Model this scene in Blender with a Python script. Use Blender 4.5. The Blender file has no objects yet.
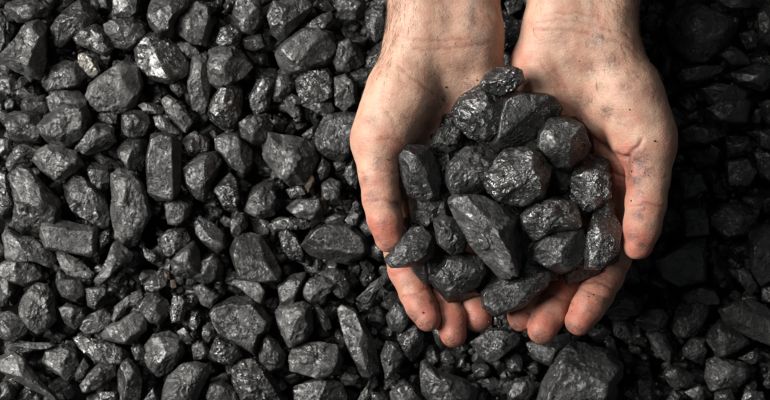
import bpy, math, random
import numpy as np

# ------------------------------------------------------------------ scale
# millimetres everywhere, MM turns them into metres. z = 0 is the top of the coal bed.
MM = 0.001
CAM_Z = 840.0                      # camera height above the coal bed

def sc(z):                         # millimetres per photo pixel at height z
    return (CAM_Z - z) / 770.0 * 0.6

def at(px, py, z):                 # photo pixel + height -> millimetres
    s = sc(z)
    return np.array([(px - 385.0) * s, (200.0 - py) * s, z])

S = bpy.context.scene
COL = S.collection

# ------------------------------------------------------------------ camera
cd = bpy.data.cameras.new('camera')
cd.lens = 60.0
cd.sensor_width = 36.0
cd.clip_start = 0.01
cd.clip_end = 20.0
cd.dof.use_dof = True
cd.dof.focus_distance = 0.745
cd.dof.aperture_fstop = 14.0
cam = bpy.data.objects.new('camera', cd)
cam.location = (0, 0, CAM_Z * MM)
cam.rotation_euler = (0, 0, 0)
COL.objects.link(cam)
S.camera = cam

# ------------------------------------------------------------------ world, lamps, exposure
w = bpy.data.worlds.new('World')
S.world = w
w.use_nodes = True
bg = w.node_tree.nodes['Background']
bg.inputs['Color'].default_value = (0.9, 0.95, 1.0, 1)
bg.inputs['Strength'].default_value = 0.075

def area(name, loc, target, size, watts, color):
    d = bpy.data.lights.new(name, 'AREA')
    d.shape = 'RECTANGLE'
    d.size, d.size_y = size
    d.energy = watts
    d.color = color
    o = bpy.data.objects.new(name, d)
    o.location = loc
    v = np.array(target) - np.array(loc)
    import mathutils
    o.rotation_euler = mathutils.Vector(v).to_track_quat('-Z', 'Y').to_euler()
    COL.objects.link(o)
    return o

area('softbox', (-1.16, 0.26, 0.98), (-0.02, 0.0, 0.0), (0.8, 0.7), 58.0, (1.0, 0.97, 0.935))
area('top_lamp', (-0.45, 0.45, 1.15), (0.0, 0.0, 0.05), (0.22, 0.22), 2.5, (1.0, 0.96, 0.92))

S.view_settings.view_transform = 'Standard'
S.view_settings.look = 'None'
S.view_settings.exposure = 0.0
S.view_settings.gamma = 1.0
S.render.engine = 'CYCLES'
S.cycles.use_denoising = True
S.cycles.max_bounces = 6
S.cycles.diffuse_bounces = 3
S.cycles.glossy_bounces = 3

# ------------------------------------------------------------------ noise in numpy
_rs = np.random.RandomState(7)
PERM = np.concatenate([_rs.permutation(256)] * 3)
GRAD = _rs.normal(size=(256, 3))
GRAD /= np.linalg.norm(GRAD, axis=1)[:, None]

def perlin(p):
    p = np.asarray(p, dtype=np.float64)
    i = np.floor(p).astype(np.int64)
    f = p - i
    i &= 255
    u = f * f * f * (f * (f * 6 - 15) + 10)
    r = 0.0
    for a in (0, 1):
        wx = u[:, 0] if a else 1 - u[:, 0]
        for b in (0, 1):
            wy = u[:, 1] if b else 1 - u[:, 1]
            for c in (0, 1):
                wz = u[:, 2] if c else 1 - u[:, 2]
                g = GRAD[PERM[PERM[PERM[(i[:, 0] + a) & 255] + ((i[:, 1] + b) & 255)] + ((i[:, 2] + c) & 255)]]
                d = g[:, 0] * (f[:, 0] - a) + g[:, 1] * (f[:, 1] - b) + g[:, 2] * (f[:, 2] - c)
                r = r + wx * wy * wz * d
    return r * 1.6

def fbm(p, o=3):
    r = 0
    a = 1.0
    for k in range(o):
        r = r + a * perlin(p * (2.03 ** k) + 17.3 * k)
        a *= 0.5
    return r

# ------------------------------------------------------------------ mesh helpers
def make_mesh(name, V, Fc, mat, smooth=True):
    """V (n,3) in mm, Fc (m,k) indices"""
    me = bpy.data.meshes.new(name)
    n, (m, k) = len(V), Fc.shape
    me.vertices.add(n)
    me.vertices.foreach_set('co', (np.asarray(V, dtype=np.float32) * MM).ravel())
    me.loops.add(m * k)
    me.loops.foreach_set('vertex_index', Fc.astype(np.int32).ravel())
    me.polygons.add(m)
    me.polygons.foreach_set('loop_start', np.arange(0, m * k, k, dtype=np.int32))
    me.polygons.foreach_set('use_smooth', np.full(m, smooth, dtype=bool))
    me.update(calc_edges=True)
    me.materials.append(mat)
    return me

def link(name, me, loc=(0, 0, 0), parent=None, **props):
    o = bpy.data.objects.new(name, me)
    o.location = (loc[0] * MM, loc[1] * MM, loc[2] * MM)
    COL.objects.link(o)
    if parent:
        o.parent = parent
    for k, v in props.items():
        if v:
            o[k] = v
    return o

def icosphere(l):
    t = (1 + 5 ** 0.5) / 2
    V = [(-1, t, 0), (1, t, 0), (-1, -t, 0), (1, -t, 0), (0, -1, t), (0, 1, t), (0, -1, -t), (0, 1, -t), (t, 0, -1), (t, 0, 1), (-t, 0, -1), (-t, 0, 1)]
    Fc = np.array([(0, 11, 5), (0, 5, 1), (0, 1, 7), (0, 7, 10), (0, 10, 11), (1, 5, 9), (5, 11, 4), (11, 10, 2), (10, 7, 6), (7, 1, 8),
          (3, 9, 4), (3, 4, 2), (3, 2, 6), (3, 6, 8), (3, 8, 9), (4, 9, 5), (2, 4, 11), (6, 2, 10), (8, 6, 7), (9, 8, 1)])
    V = np.array(V, dtype=float)
    V /= np.linalg.norm(V, axis=1)[:, None]
    for _ in range(l):
        E = np.sort(np.concatenate([Fc[:, [0, 1]], Fc[:, [1, 2]], Fc[:, [2, 0]]]), axis=1)
        U, inv = np.unique(E, axis=0, return_inverse=True)
        inv = inv.ravel()
        M = V[U[:, 0]] + V[U[:, 1]]
        M /= np.linalg.norm(M, axis=1)[:, None]
        m = len(Fc)
        a, b, c = (inv[:m] + len(V), inv[m:2 * m] + len(V), inv[2 * m:] + len(V))
        V = np.concatenate([V, M])
        Fc = np.concatenate([np.stack([Fc[:, 0], a, c], 1), np.stack([Fc[:, 1], b, a], 1), np.stack([Fc[:, 2], c, b], 1), np.stack([a, b, c], 1)])
    return V, Fc

ICO = {l: icosphere(l) for l in (2, 3, 4, 5)}

# ------------------------------------------------------------------ materials
def nodes(name):
    m = bpy.data.materials.new(name)
    m.use_nodes = True
    nt = m.node_tree
    return m, nt, nt.nodes['Principled BSDF']

def N(nt, t, **kw):
    n = nt.nodes.new(t)
    for k, v in kw.items():
        if k in n.inputs.keys():
            n.inputs[k].default_value = v
        else:
            setattr(n, k, v)
    return n

def coal_material(name, lo, hi, r0, r1, bump=1.0, spec=0.5, warm=(0.98, 1.0, 0.98)):
    m, nt, b = nodes(name)
    L = nt.links.new
    tc = N(nt, 'ShaderNodeTexCoord')
    oi = N(nt, 'ShaderNodeObjectInfo')
    add = N(nt, 'ShaderNodeVectorMath', operation='ADD')
    sc_ = N(nt, 'ShaderNodeVectorMath', operation='SCALE')
    sc_.inputs['Scale'].default_value = 3.0
    comb = N(nt, 'ShaderNodeCombineXYZ')
    for i in range(3):
        L(oi.outputs['Random'], comb.inputs[i])
    L(comb.outputs[0], sc_.inputs[0])
    L(tc.outputs['Object'], add.inputs[0])
    L(sc_.outputs[0], add.inputs[1])
    P = add.outputs[0]
    n1 = N(nt, 'ShaderNodeTexNoise', Scale=110.0, Detail=6.0, Roughness=0.65)
    L(P, n1.inputs['Vector'])
    cr = N(nt, 'ShaderNodeValToRGB')
    e = cr.color_ramp.elements
    e[0].position, e[1].position = 0.33, 0.68
    e[0].color = (lo * warm[0], lo * warm[1], lo * warm[2], 1)
    e[1].color = (hi * warm[0], hi * warm[1], hi * warm[2], 1)
    L(n1.outputs['Fac'], cr.inputs['Fac'])
    # per lump brightness
    mr = N(nt, 'ShaderNodeMapRange')
    mr.inputs['To Min'].default_value = 0.65
    mr.inputs['To Max'].default_value = 1.35
    L(oi.outputs['Random'], mr.inputs['Value'])
    mul = N(nt, 'ShaderNodeVectorMath', operation='SCALE')
    L(cr.outputs['Color'], mul.inputs[0])
    L(mr.outputs[0], mul.inputs['Scale'])
    L(mul.outputs[0], b.inputs['Base Color'])
    # glossy fracture patches
    n2 = N(nt, 'ShaderNodeTexNoise', Scale=170.0, Detail=5.0, Roughness=0.7)
    L(P, n2.inputs['Vector'])
    r = N(nt, 'ShaderNodeMapRange')
    r.inputs['From Min'].default_value, r.inputs['From Max'].default_value = 0.40, 0.56
    r.inputs['To Min'].default_value, r.inputs['To Max'].default_value = r0, r1
    L(n2.outputs['Fac'], r.inputs['Value'])
    L(r.outputs[0], b.inputs['Roughness'])
    b.inputs['Specular IOR Level'].default_value = spec
    b.inputs['IOR'].default_value = 1.6
    # bump: flat broken facets, each tilted its own way, plus grit
    wn = N(nt, 'ShaderNodeTexNoise', Scale=150.0, Detail=3.0)
    L(P, wn.inputs['Vector'])
    wa = N(nt, 'ShaderNodeVectorMath', operation='MULTIPLY_ADD')
    wa.inputs[1].default_value = (0.008, 0.008, 0.008)
    L(wn.outputs['Color'], wa.inputs[0])
    L(P, wa.inputs[2])
    mk = N(nt, 'ShaderNodeMapRange')
    mk.inputs['From Min'].default_value, mk.inputs['From Max'].default_value = 0.42, 0.58
    mk.inputs['To Min'].default_value, mk.inputs['To Max'].default_value = 0.15, 1.0
    L(n1.outputs['Fac'], mk.inputs['Value'])
    prev = None
    for scl, k in ((150.0, 0.40), (400.0, 0.34)):
        v = N(nt, 'ShaderNodeTexVoronoi', Scale=scl, feature='F1')
        L(wa.outputs[0], v.inputs['Vector'])
        sb = N(nt, 'ShaderNodeVectorMath', operation='SUBTRACT')
        L(wa.outputs[0], sb.inputs[0])
        L(v.outputs['Position'], sb.inputs[1])
        ce = N(nt, 'ShaderNodeVectorMath', operation='SUBTRACT')
        ce.inputs[1].default_value = (0.5, 0.5, 0.5)
        L(v.outputs['Color'], ce.inputs[0])
        dt = N(nt, 'ShaderNodeVectorMath', operation='DOT_PRODUCT')
        L(sb.outputs[0], dt.inputs[0])
        L(ce.outputs[0], dt.inputs[1])
        ml = N(nt, 'ShaderNodeMath', operation='MULTIPLY')
        L(dt.outputs['Value'], ml.inputs[0])
        L(mk.outputs[0], ml.inputs[1])
        bb = N(nt, 'ShaderNodeBump', Strength=1.0, Distance=k * 1.6 * bump)
        L(ml.outputs[0], bb.inputs['Height'])
        if prev:
            L(prev.outputs[0], bb.inputs['Normal'])
        prev = bb
    n3 = N(nt, 'ShaderNodeTexNoise', Scale=600.0, Detail=3.0, Roughness=0.6)
    L(P, n3.inputs['Vector'])
    b2 = N(nt, 'ShaderNodeBump', Strength=0.5 * bump, Distance=0.0008)
    L(n3.outputs['Fac'], b2.inputs['Height'])
    L(prev.outputs[0], b2.inputs['Normal'])
    L(b2.outputs[0], b.inputs['Normal'])
    return m

MAT = {
    'n': coal_material('coal', 0.0085, 0.028, 0.30, 0.54, 0.6, 0.55),
    'd': coal_material('dark_coal', 0.007, 0.022, 0.28, 0.54, 0.7, 0.55),
    'b': coal_material('dusty_coal', 0.017, 0.060, 0.32, 0.58, 0.65, 0.6),
    's': coal_material('shiny_coal', 0.008, 0.03, 0.20, 0.42, 1.0, 0.9),
    'g': coal_material('pyrite_coal', 0.02, 0.24, 0.2, 0.5, 1.1, 0.9, (1.0, 0.92, 0.74)),
    'w': coal_material('brown_shale', 0.02, 0.09, 0.5, 0.8, 1.0, 0.4, (1.0, 0.66, 0.42)),
}

# ------------------------------------------------------------------ the lumps
def hull2(P):
    P = sorted(map(tuple, P))
    def half(pts):
        h = []
        for p in pts:
            while len(h) > 1 and (h[-1][0] - h[-2][0]) * (p[1] - h[-2][1]) - (h[-1][1] - h[-2][1]) * (p[0] - h[-2][0]) <= 0:
                h.pop()
            h.append(p)
        return h
    a, b = half(P), half(P[::-1])
    return np.array(a[:-1] + b[:-1])

def rot_rand(rng):
    q = rng.normal(size=4)
    q /= np.linalg.norm(q)
    w_, x, y, z = q
    return np.array([[1 - 2 * (y * y + z * z), 2 * (x * y - z * w_), 2 * (x * z + y * w_)],
                     [2 * (x * y + z * w_), 1 - 2 * (x * x + z * z), 2 * (y * z - x * w_)],
                     [2 * (x * z - y * w_), 2 * (y * z + x * w_), 1 - 2 * (x * x + y * y)]])

def lump_shape(poly, rng, lvl, thick=None, rough=1.0, fit=True, flat=False):
    """poly: hull (n,2) mm around its centre. Broken lump of coal: planes meeting in worn edges, chipped and pitted."""
    H = hull2(poly)
    ext = H.max(0) - H.min(0)
    C = H - H.mean(0)
    ev, evec = np.linalg.eigh(C.T @ C)
    major = np.ptp(C @ evec[:, 1])
    minor = np.ptp(C @ evec[:, 0])
    if thick is None:
        thick = min(minor * rng.uniform(0.7, 0.95), major * 0.7)
    up, dn = thick * 0.5, thick * 0.5
    planes = []
    n = len(H)
    for i in range(n):
        a, b = H[i], H[(i + 1) % n]
        t = b - a
        ln = np.linalg.norm(t)
        if ln < 1e-6:
            continue
        m = np.array([t[1], -t[0]]) / ln
        e = m @ a
        for sgn in (1, -1):
            al = math.radians(rng.uniform(4, 20) if rng.uniform() < 0.7 else rng.uniform(20, 48))
            planes.append((m[0] * math.cos(al), m[1] * math.cos(al), sgn * math.sin(al), max(e, 0.8) * math.cos(al)))
    az = rng.uniform(0, 6.28)
    nt_ = 1 if flat else rng.choice([2, 3, 3, 4])
    for k in range(nt_):                                 # a few big broken faces make the top
        tl = math.radians(rng.uniform(2, 9) if flat else rng.uniform(6, 38))
        aa = az + (k + rng.uniform(-.25, .25)) * 2 * math.pi / nt_
        planes.append((math.sin(tl) * math.cos(aa), math.sin(tl) * math.sin(aa), math.cos(tl), up * rng.uniform(0.8, 1.1)))
    planes.append((0.05, 0.1, -0.99, dn))
    V, Fc = ICO[lvl]
    R = np.eye(3)
    R[:2, 0] = evec[:, 1]
    R[:2, 1] = evec[:, 0]
    D = (V * np.array([major, minor, thick])) @ R.T
    D /= np.linalg.norm(D, axis=1)[:, None]
    def radius(planes, p=20.0):
        A = np.array(planes)
        q = np.clip(D @ A[:, :3].T, 1e-4, None) / A[:, 3]
        return (q ** p).sum(1) ** (-1.0 / p)
    P = D * radius(planes, 60.0)[:, None]
    for k in range(1 if flat else rng.randint(4, 8)):
        nn = rng.normal(size=3)
        nn[2] = abs(nn[2]) * 1.0 + 0.1
        nn /= np.linalg.norm(nn)
        planes.append((*nn, (P @ nn).max() * rng.uniform(0.72, 0.94)))
    for k in range(5):
        nn = rng.normal(size=3)
        nn[2] = abs(nn[2]) * 1.2 - 0.1
        nn /= np.linalg.norm(nn)
        planes.append((*nn, (P @ nn).max() * rng.uniform(0.9, 0.97)))
    P = D * radius(planes, 130.0)[:, None]
    # worn chips, bedding and pits
    off = rng.uniform(0, 200, 3)
    sz = math.sqrt(major * minor)
    B = rot_rand(rng)
    wp = P + 1.2 * np.stack([perlin(P / (sz * .3) + off + 5), perlin(P / (sz * .3) + off + 9), perlin(P / (sz * .3) + off + 13)], 1)
    a1 = fbm(wp / (sz * 0.42) + off, 2)
    a2 = np.abs(perlin(wp / (sz * 0.23) + off + 31))
    Q = (P @ B) * np.array([1 / 11.0, 1 / 8.0, 1 / 1.7])
    a3 = perlin(Q + off)
    st = a1 * 2.6 + 0.35 * (P @ B)[:, 2] / sz * 4
    fl = np.floor(st)
    st = (fl + np.clip((st - fl - 0.42) / 0.16, 0, 1)) - (0.35 * (P @ B)[:, 2] / sz * 4)      # broken steps
    msk = np.clip(perlin(P / (sz * 0.5) + off + 50) * 3 + 0.35, 0, 1)                          # some faces clean, some broken up
    a4 = fbm(P / 2.2 + off + 70, 3)
    a5 = 1 - 2 * np.abs(perlin(wp / 4.2 + off + 110)) - 1.2 * np.abs(perlin(wp / 2.3 + off + 140))          # little ridges
    dsp = sz * rough * (0.015 * a1 + 0.013 * st * msk - 0.022 * a2 * msk) + rough * (0.16 * a3 * msk + (0.10 + 0.10 * msk) * a4 + 0.42 * a5 * msk)
    P = P + D * dsp[:, None]
    if fit:                                            # keep the outline seen from above
        nb = 84
        th = np.arctan2(P[:, 1], P[:, 0])
        rr = np.hypot(P[:, 0], P[:, 1])
        bi = np.floor((th + math.pi) / (2 * math.pi) * nb).astype(int) % nb
        mx = np.zeros(nb)
        np.maximum.at(mx, bi, rr)
        tc_ = (np.arange(nb) + 0.5) / nb * 2 * math.pi - math.pi
        want = np.full(nb, 1e9)
        best = np.zeros(nb)
        for i in range(len(poly)):
            a, b = poly[i], poly[(i + 1) % len(poly)]
            for j in range(nb):
                dx, dy = math.cos(tc_[j]), math.sin(tc_[j])
                den = dx * (b[1] - a[1]) - dy * (b[0] - a[0])
                if abs(den) < 1e-9:
                    continue
                t = (a[0] * (b[1] - a[1]) - a[1] * (b[0] - a[0])) / den
                u = (a[0] * dy - a[1] * dx) / den
                if t > 0 and -1e-6 <= u <= 1 + 1e-6:
                    best[j] = max(best[j], t)
        best = np.where(best > 0, best, mx)
        f = np.clip((best + 0.25) / np.maximum(mx, 1e-3), 0.75, 1.6)
        f = (np.roll(f, 1) + 6 * f + np.roll(f, -1)) / 8
        tt = (th + math.pi) / (2 * math.pi) * nb - 0.5
        i0 = np.floor(tt).astype(int)
        ff = f[i0 % nb] * (1 - (tt - i0)) + f[(i0 + 1) % nb] * (tt - i0)
        P[:, :2] *= ff[:, None]
    return P, Fc

K = 3.845
DATA = []            # (group key, tone, polygon in photo px, height or None)
def tile(ox, oy, text, k=K, key='bed'):
    for line in text.strip().splitlines():
        line = line.split('#')[0].strip()
        if not line:
            continue
        f = line.split()
        tone = f[0]
        z = None
        if '@' in tone:
            tone, z = tone.split('@')
            z = float(z)
        name = None
        if f[1].startswith('='):
            name = f[1][1:]
            f = [f[0]] + f[2:]
        pts = np.array([[float(v) for v in q.split(',')] for q in f[1:]]) / k + np.array([ox, oy])
        DATA.append((key, tone, pts, z, name))

tile(0, 0, '''
n 20,20 60,0 150,-20 195,30 170,70 130,80 70,85 30,50
b =cleft 75,130 110,75 150,80 178,110 175,230 155,300 110,290 60,270 0,230 5,205 60,160
n 195,110 240,50 300,0 345,20 370,70 340,110 280,140 240,180 210,170
s 285,145 320,110 370,95 420,130 440,180 400,215 340,185 300,170
g@-2 =glint 298,215 325,205 370,235 385,275 365,300 330,290 305,255
d 295,200 330,190 380,215 420,265 400,290 320,240
n 165,310 200,260 250,235 310,245 330,290 300,330 240,345 185,350
n 400,95 440,80 510,75 560,95 570,140 500,190 440,180 405,130
n 435,0 530,-20 530,50 490,70 440,60
n 570,60 580,0 640,-20 725,0 720,30 670,75 665,130 620,140 580,100
s 515,170 560,125 620,130 680,180 720,240 715,290 650,320 580,300 530,250
b =hump 335,370 350,320 420,270 480,235 530,260 545,330 520,400 480,430 380,430
b 665,90 710,40 760,5 800,10 812,100 790,170 740,165 690,130
n 680,160 730,165 760,185 770,220 720,225 690,200
b 725,270 745,205 790,200 812,260 800,400 780,430 740,415 725,340
d 0,260 50,260 85,310 80,360 30,380 0,350
n -20,50 5,40 22,70 20,170 -5,195
n 180,375 220,350 300,350 340,390 300,430 200,440
d 220,190 280,190 300,230 260,240 225,225
n 620,385 650,365 700,400 720,430 640,440
n 650,320 700,310 720,350 690,372 660,345
d 480,210 520,200 515,250 480,240
d 115,-10 240,-20 245,10 180,22
d 160,60 220,30 242,55 200,100 165,100
d 350,-10 430,-10 430,40 380,50
d 590,330 620,320 650,360 620,390 590,385
d 40,310 90,300 140,320 160,380 90,400 40,370
''')
tile(190, 0, '''
n 165,60 180,0 225,-15 270,0 280,80 240,130 200,125
s 100,160 120,110 160,95 200,130 180,175 120,180
n 200,150 270,130 290,180 250,195 215,185
d 140,0 180,0 170,35 145,25
n 300,60 320,0 400,-20 470,0 465,45 430,80 390,120 350,160 320,130
b =scaly 330,200 380,140 440,110 545,125 555,190 520,250 450,270 380,285 345,250
n 440,100 500,60 540,40 550,80 530,115 480,115
n 560,10 600,-15 670,0 672,50 640,75 580,70
d 570,100 610,75 670,100 690,150 640,180 590,150
n 675,50 700,5 745,10 765,80 745,140 710,160 680,110
b 550,230 560,170 610,150 655,190 670,240 620,275 570,275
b =shell 50,240 75,195 150,165 185,185 240,255 200,300 120,345 75,320 50,280
d 170,175 240,180 300,210 310,260 250,250 200,195
s 230,370 260,310 310,290 330,320 310,370 300,420 250,440 235,410
n 310,340 340,290 390,290 400,330 360,390 325,390
s 405,310 440,270 530,265 550,300 545,370 500,400 430,400
n 360,390 390,360 425,380 430,400 380,412
b 555,300 600,285 640,330 640,400 600,430 560,400
n 615,270 660,260 710,265 700,330 660,340 630,320
n 680,220 720,180 755,170 750,220 710,260 675,255
d 480,20 530,10 560,40 520,60
''')
tile(0, 100, '''
n 22,60 60,45 150,55 160,100 150,160 70,165 35,140
b =wedgehead 145,105 180,60 250,15 320,5 340,50 345,110 300,150 240,180 180,160
n 0,150 40,150 50,190 10,215 -5,200
n 20,250 50,190 100,165 160,185 130,215 120,250 40,275
b 125,230 150,190 200,170 290,200 320,250 260,290 230,320 160,270
b 285,190 330,140 370,90 430,100 445,160 410,185 340,210
s 370,70 395,40 450,40 450,90 420,95
n 470,60 500,40 560,45 580,90 555,135 500,145 470,120
n 590,65 620,58 690,120 690,140 640,130 600,100
b 620,10 640,0 690,10 740,80 710,125 670,90
n 530,20 560,10 630,25 620,55 560,50
n 450,190 480,155 560,150 570,190 545,270 500,270 460,220
n =slab 565,220 580,140 600,132 670,135 695,170 690,350 660,380 600,380 568,350
d 345,215 380,190 430,220 465,260 430,270 380,240
n 340,260 370,240 425,265 420,330 390,355 350,320
b =pear 425,290 460,268 510,280 550,330 580,440 555,480 520,550 480,565 440,530 428,430 430,370
n 240,330 280,290 330,305 400,370 425,440 420,490 370,490 290,440 255,380
n =axehead 45,290 80,255 120,270 170,330 225,385 230,430 215,500 150,525 80,515 50,465 60,400 50,350
s -10,270 25,285 35,340 50,400 0,420
n 635,400 700,365 740,400 725,445 690,480 650,475
d 545,280 570,265 565,310 550,310
d 480,310 540,300 560,350 520,360
d 220,200 290,195 330,240 300,270
''')
tile(190, 100, '''
n -25,260 40,210 95,200 122,240 100,290 75,340 60,390 25,375 -10,330
s -40,160 20,120 70,150 68,195 20,218 -25,210
d 10,70 40,40 70,60 60,110 20,110
s 70,50 85,0 110,-40 180,-60 200,-30 195,60 170,100 120,105 85,80
n 190,90 230,60 290,60 320,100 300,150 250,170 200,140
n 100,150 130,130 190,135 235,190 235,250 210,290 150,250 100,190
b =heart 280,150 300,125 350,135 440,150 470,180 490,220 470,270 440,320 380,330 330,280 285,220
n 360,0 400,0 420,30 430,60 400,70 370,40
n 430,20 470,5 540,10 555,40 520,65 480,45
n =cap 485,130 520,60 600,48 650,55 640,130 625,200 580,235 520,215 485,180
n 430,135 470,105 490,100 485,150 460,152
d 300,70 340,50 380,90 360,112 310,90
d 380,80 440,70 450,100 420,122 390,112
n 485,270 510,220 540,250 530,290 500,310
n 550,240 600,235 600,260 565,272
n 600,260 630,230 650,280 640,340 610,320 595,290
n 505,320 540,300 580,320 575,370 590,400 540,410 510,370
w@4 442,330 468,282 482,310 456,358
s 370,345 430,325 445,360 390,378
s 95,340 150,280 180,310 190,380 170,430 130,420
n 205,420 240,340 280,315 320,325 335,400 320,440 270,455 220,430
d 310,300 340,290 370,330 350,348
n 370,415 410,385 500,380 512,425 500,465 420,455
d 610,360 640,370 650,420 610,410
d 190,200 260,190 280,240 250,300 240,220
w@3 495,385 515,375 528,410 518,440 500,420
''')
tile(0, 200, '''
b 5,150 30,110 80,140 130,145 195,200 210,230 190,260 130,235 50,240 15,220
b =brick 160,140 175,80 205,68 300,95 370,105 365,200 345,218 270,200 185,190
b 215,205 240,195 310,235 360,280 350,305 280,295 235,260
b 0,250 20,235 110,225 150,260 155,310 100,330 30,310 5,290
n -10,300 50,300 60,345 30,400 -10,410
n 355,310 400,270 430,170 450,160 510,210 500,240 450,260 430,300 390,325
n 215,325 240,300 310,310 330,350 300,395 240,370
b 330,340 410,335 410,380 370,420 340,405
d 480,270 530,245 550,300 540,350 510,340
s 610,150 650,115 710,110 730,150 700,190 650,220 615,190
n 655,240 690,200 740,160 765,200 770,280 720,300 670,290
n 555,320 620,265 645,290 640,330 590,360 560,350
w@3 630,268 650,280 655,305 636,300
n 505,360 540,345 560,380 530,397
s 550,180 600,205 615,235 590,245 560,220
d 420,300 490,290 490,340 430,390 400,360
n -20,0 30,0 50,30 20,75 -10,70
d 355,225 385,215 385,260 362,262
n 720,370 750,362 762,390 730,402
w@3 655,310 672,308 678,335 660,338
d 30,405 90,340 60,330
s 380,130 420,115 420,160 385,190
''')
tile(190, 200, '''
n 20,240 95,205 125,255 115,310 60,320 0,300 5,260
b 12,335 50,325 115,370 75,415 45,400
n 20,90 40,62 80,85 130,130 135,180 105,205 60,170 25,130
n 155,80 180,55 215,62 220,100 180,150 160,130
d 60,30 90,15 130,30 120,70 70,75
n =oblong 155,190 180,145 235,130 270,140 320,215 350,270 345,310 300,318 195,305 170,240
b =triangle 160,320 175,308 265,312 288,350 280,400 255,395 205,350
s 315,80 350,65 440,75 470,95 440,112 330,112
s 340,130 375,115 410,140 435,200 430,240 385,225 355,180
n =whale 430,175 470,120 540,90 610,95 670,140 690,190 650,225 590,240 470,215
n 510,75 560,50 600,60 585,90 530,95
n 595,75 630,40 660,50 640,100 610,95
b 645,95 680,65 700,85 705,130 680,138
n 540,0 620,0 610,40 560,30
d 440,250 480,232 570,245 570,270 490,290 445,275
n 340,330 390,290 445,280 440,310 415,370 400,415 350,400
b@2 =curl 438,340 460,305 510,295 565,320 540,350 510,385 465,395 440,370
n@-4 490,285 540,265 600,275 620,320 610,370 575,375 540,350 510,300
d 605,260 640,230 660,260 640,300 615,300
n 640,380 700,320 760,275 772,300 720,350 680,405
d 650,300 700,250 715,290 670,340
d 130,260 160,265 165,310 140,320
d 240,90 300,80 310,110 260,120
d 225,60 300,65 330,110 300,150 240,120
''')
tile(0, 296, '''
b 75,45 90,5 130,-45 175,-40 200,0 215,90 180,125 150,142 115,120 80,75
n -10,70 40,60 110,110 105,145 60,175 20,170 -5,150
n 230,50 260,30 320,50 330,90 290,130 250,100
n 310,125 330,80 400,50 430,80 440,110 380,140 330,145
b 430,90 445,40 490,0 500,30 460,80 440,98
b 385,140 400,120 470,90 520,58 560,90 560,130 500,185 400,165
b =sliver 20,190 60,180 190,178 210,190 180,205 80,215 30,205
d 180,150 210,130 260,115 280,150 260,180 200,180
b =speckled 165,250 185,200 240,188 290,210 300,260 290,310 260,325 210,290
s =spindle 275,165 310,155 360,165 440,185 490,220 470,260 430,265 370,250 320,215
n 290,300 320,240 340,270 325,310 290,325
n 310,340 350,290 380,260 440,270 440,310 400,345 320,375
n 455,300 465,260 495,240 525,270 545,320 540,380 530,415 460,420
n 505,200 540,185 560,210 555,245 520,245
b 560,190 590,150 650,140 700,165 705,220 660,280 610,310 570,270 555,230
b 610,400 650,310 700,265 750,255 795,268 800,310 770,360 745,430 620,440
b -10,240 60,215 100,245 120,310 225,390 205,410 100,345 -10,285
d 50,380 90,345 150,350 170,400 60,420
s 655,60 665,0 700,0 720,30 700,100 660,100
s 725,110 735,60 765,60 770,100 745,145
n 740,180 770,170 780,235 745,237
d 580,120 630,110 640,140 600,150
n 680,140 710,120 745,170 720,187
s 380,370 450,368 450,400 390,415
n 550,405 590,350 605,400
d 545,270 590,280 600,320 560,340
d 20,320 50,300 80,330 70,360 30,360
d 90,215 150,215 155,250 110,255
b 525,35 560,0 590,-10 640,20 655,60 610,110 570,90
d 130,280 170,290 230,340 260,400 200,390 120,310
''')
tile(190, 296, '''
d@3 =broad 80,70 100,40 160,10 220,5 280,50 310,90 300,130 270,150 250,225 170,175 120,150 95,110
s 75,220 105,155 190,190 205,225 150,265 85,240
n 10,195 50,175 75,210 60,240 15,242
n 50,120 80,100 100,140 70,180 50,160
n 265,190 300,150 335,175 365,225 355,280 310,295 270,250
s 160,290 185,250 240,245 290,280 340,350 360,410 200,420 165,330
n 65,390 80,340 120,325 170,360 190,410 70,425
b =anvil 330,65 345,40 430,25 465,40 470,130 440,180 380,195 345,130
b =saddle 385,235 405,185 500,180 560,190 585,250 560,300 500,315 390,285
n 480,45 500,40 530,80 545,120 520,135 495,90
n 400,350 450,330 510,315 590,330 600,400 500,420 405,395
n@3 =plank 565,60 590,40 640,60 710,180 730,290 695,320 655,300 600,180
d 640,30 650,0 720,0 750,40 700,70 660,65
d 675,90 700,70 745,80 745,120 705,140
n 735,230 755,175 800,185 825,230 800,290 755,320
n 575,310 600,290 650,310 640,340 590,342
b 640,410 690,325 702,370 680,420
d 500,170 540,130 570,160 560,190
s 700,370 750,378 745,415 700,415
d 225,215 260,225 272,260 240,255
d 190,270 260,300 320,310 330,330
''')
tile(380, 296, '''
n 25,80 60,25 100,40 120,80 80,140 40,130
s 70,160 100,125 140,110 165,150 165,200 125,255 85,215
n =boot 160,260 180,250 230,290 330,320 370,360 360,415 200,420 165,370 158,310
n 40,370 90,320 140,350 170,410 50,425
n 350,180 420,130 480,125 540,150 530,190 480,215 430,260 380,220
s 480,240 520,215 550,240 545,290 500,290
d 370,330 430,300 490,340 470,370 400,360
n 490,370 520,320 570,310 590,350 570,400 500,415
n 565,180 600,170 690,150 740,140 730,180 660,270 590,240
b@8 =boulder 605,420 640,310 690,220 735,180 790,185 880,212 925,262 930,310 860,380 830,430
n 452,78 480,50 488,72 462,98
d 550,280 600,300 600,340 570,300
n 360,385 400,370 410,415 360,415
d 190,220 230,190 300,220 340,300 250,290
d 320,200 350,195 380,230 350,240
n 440,80 470,90 470,115 440,110
''')
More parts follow.
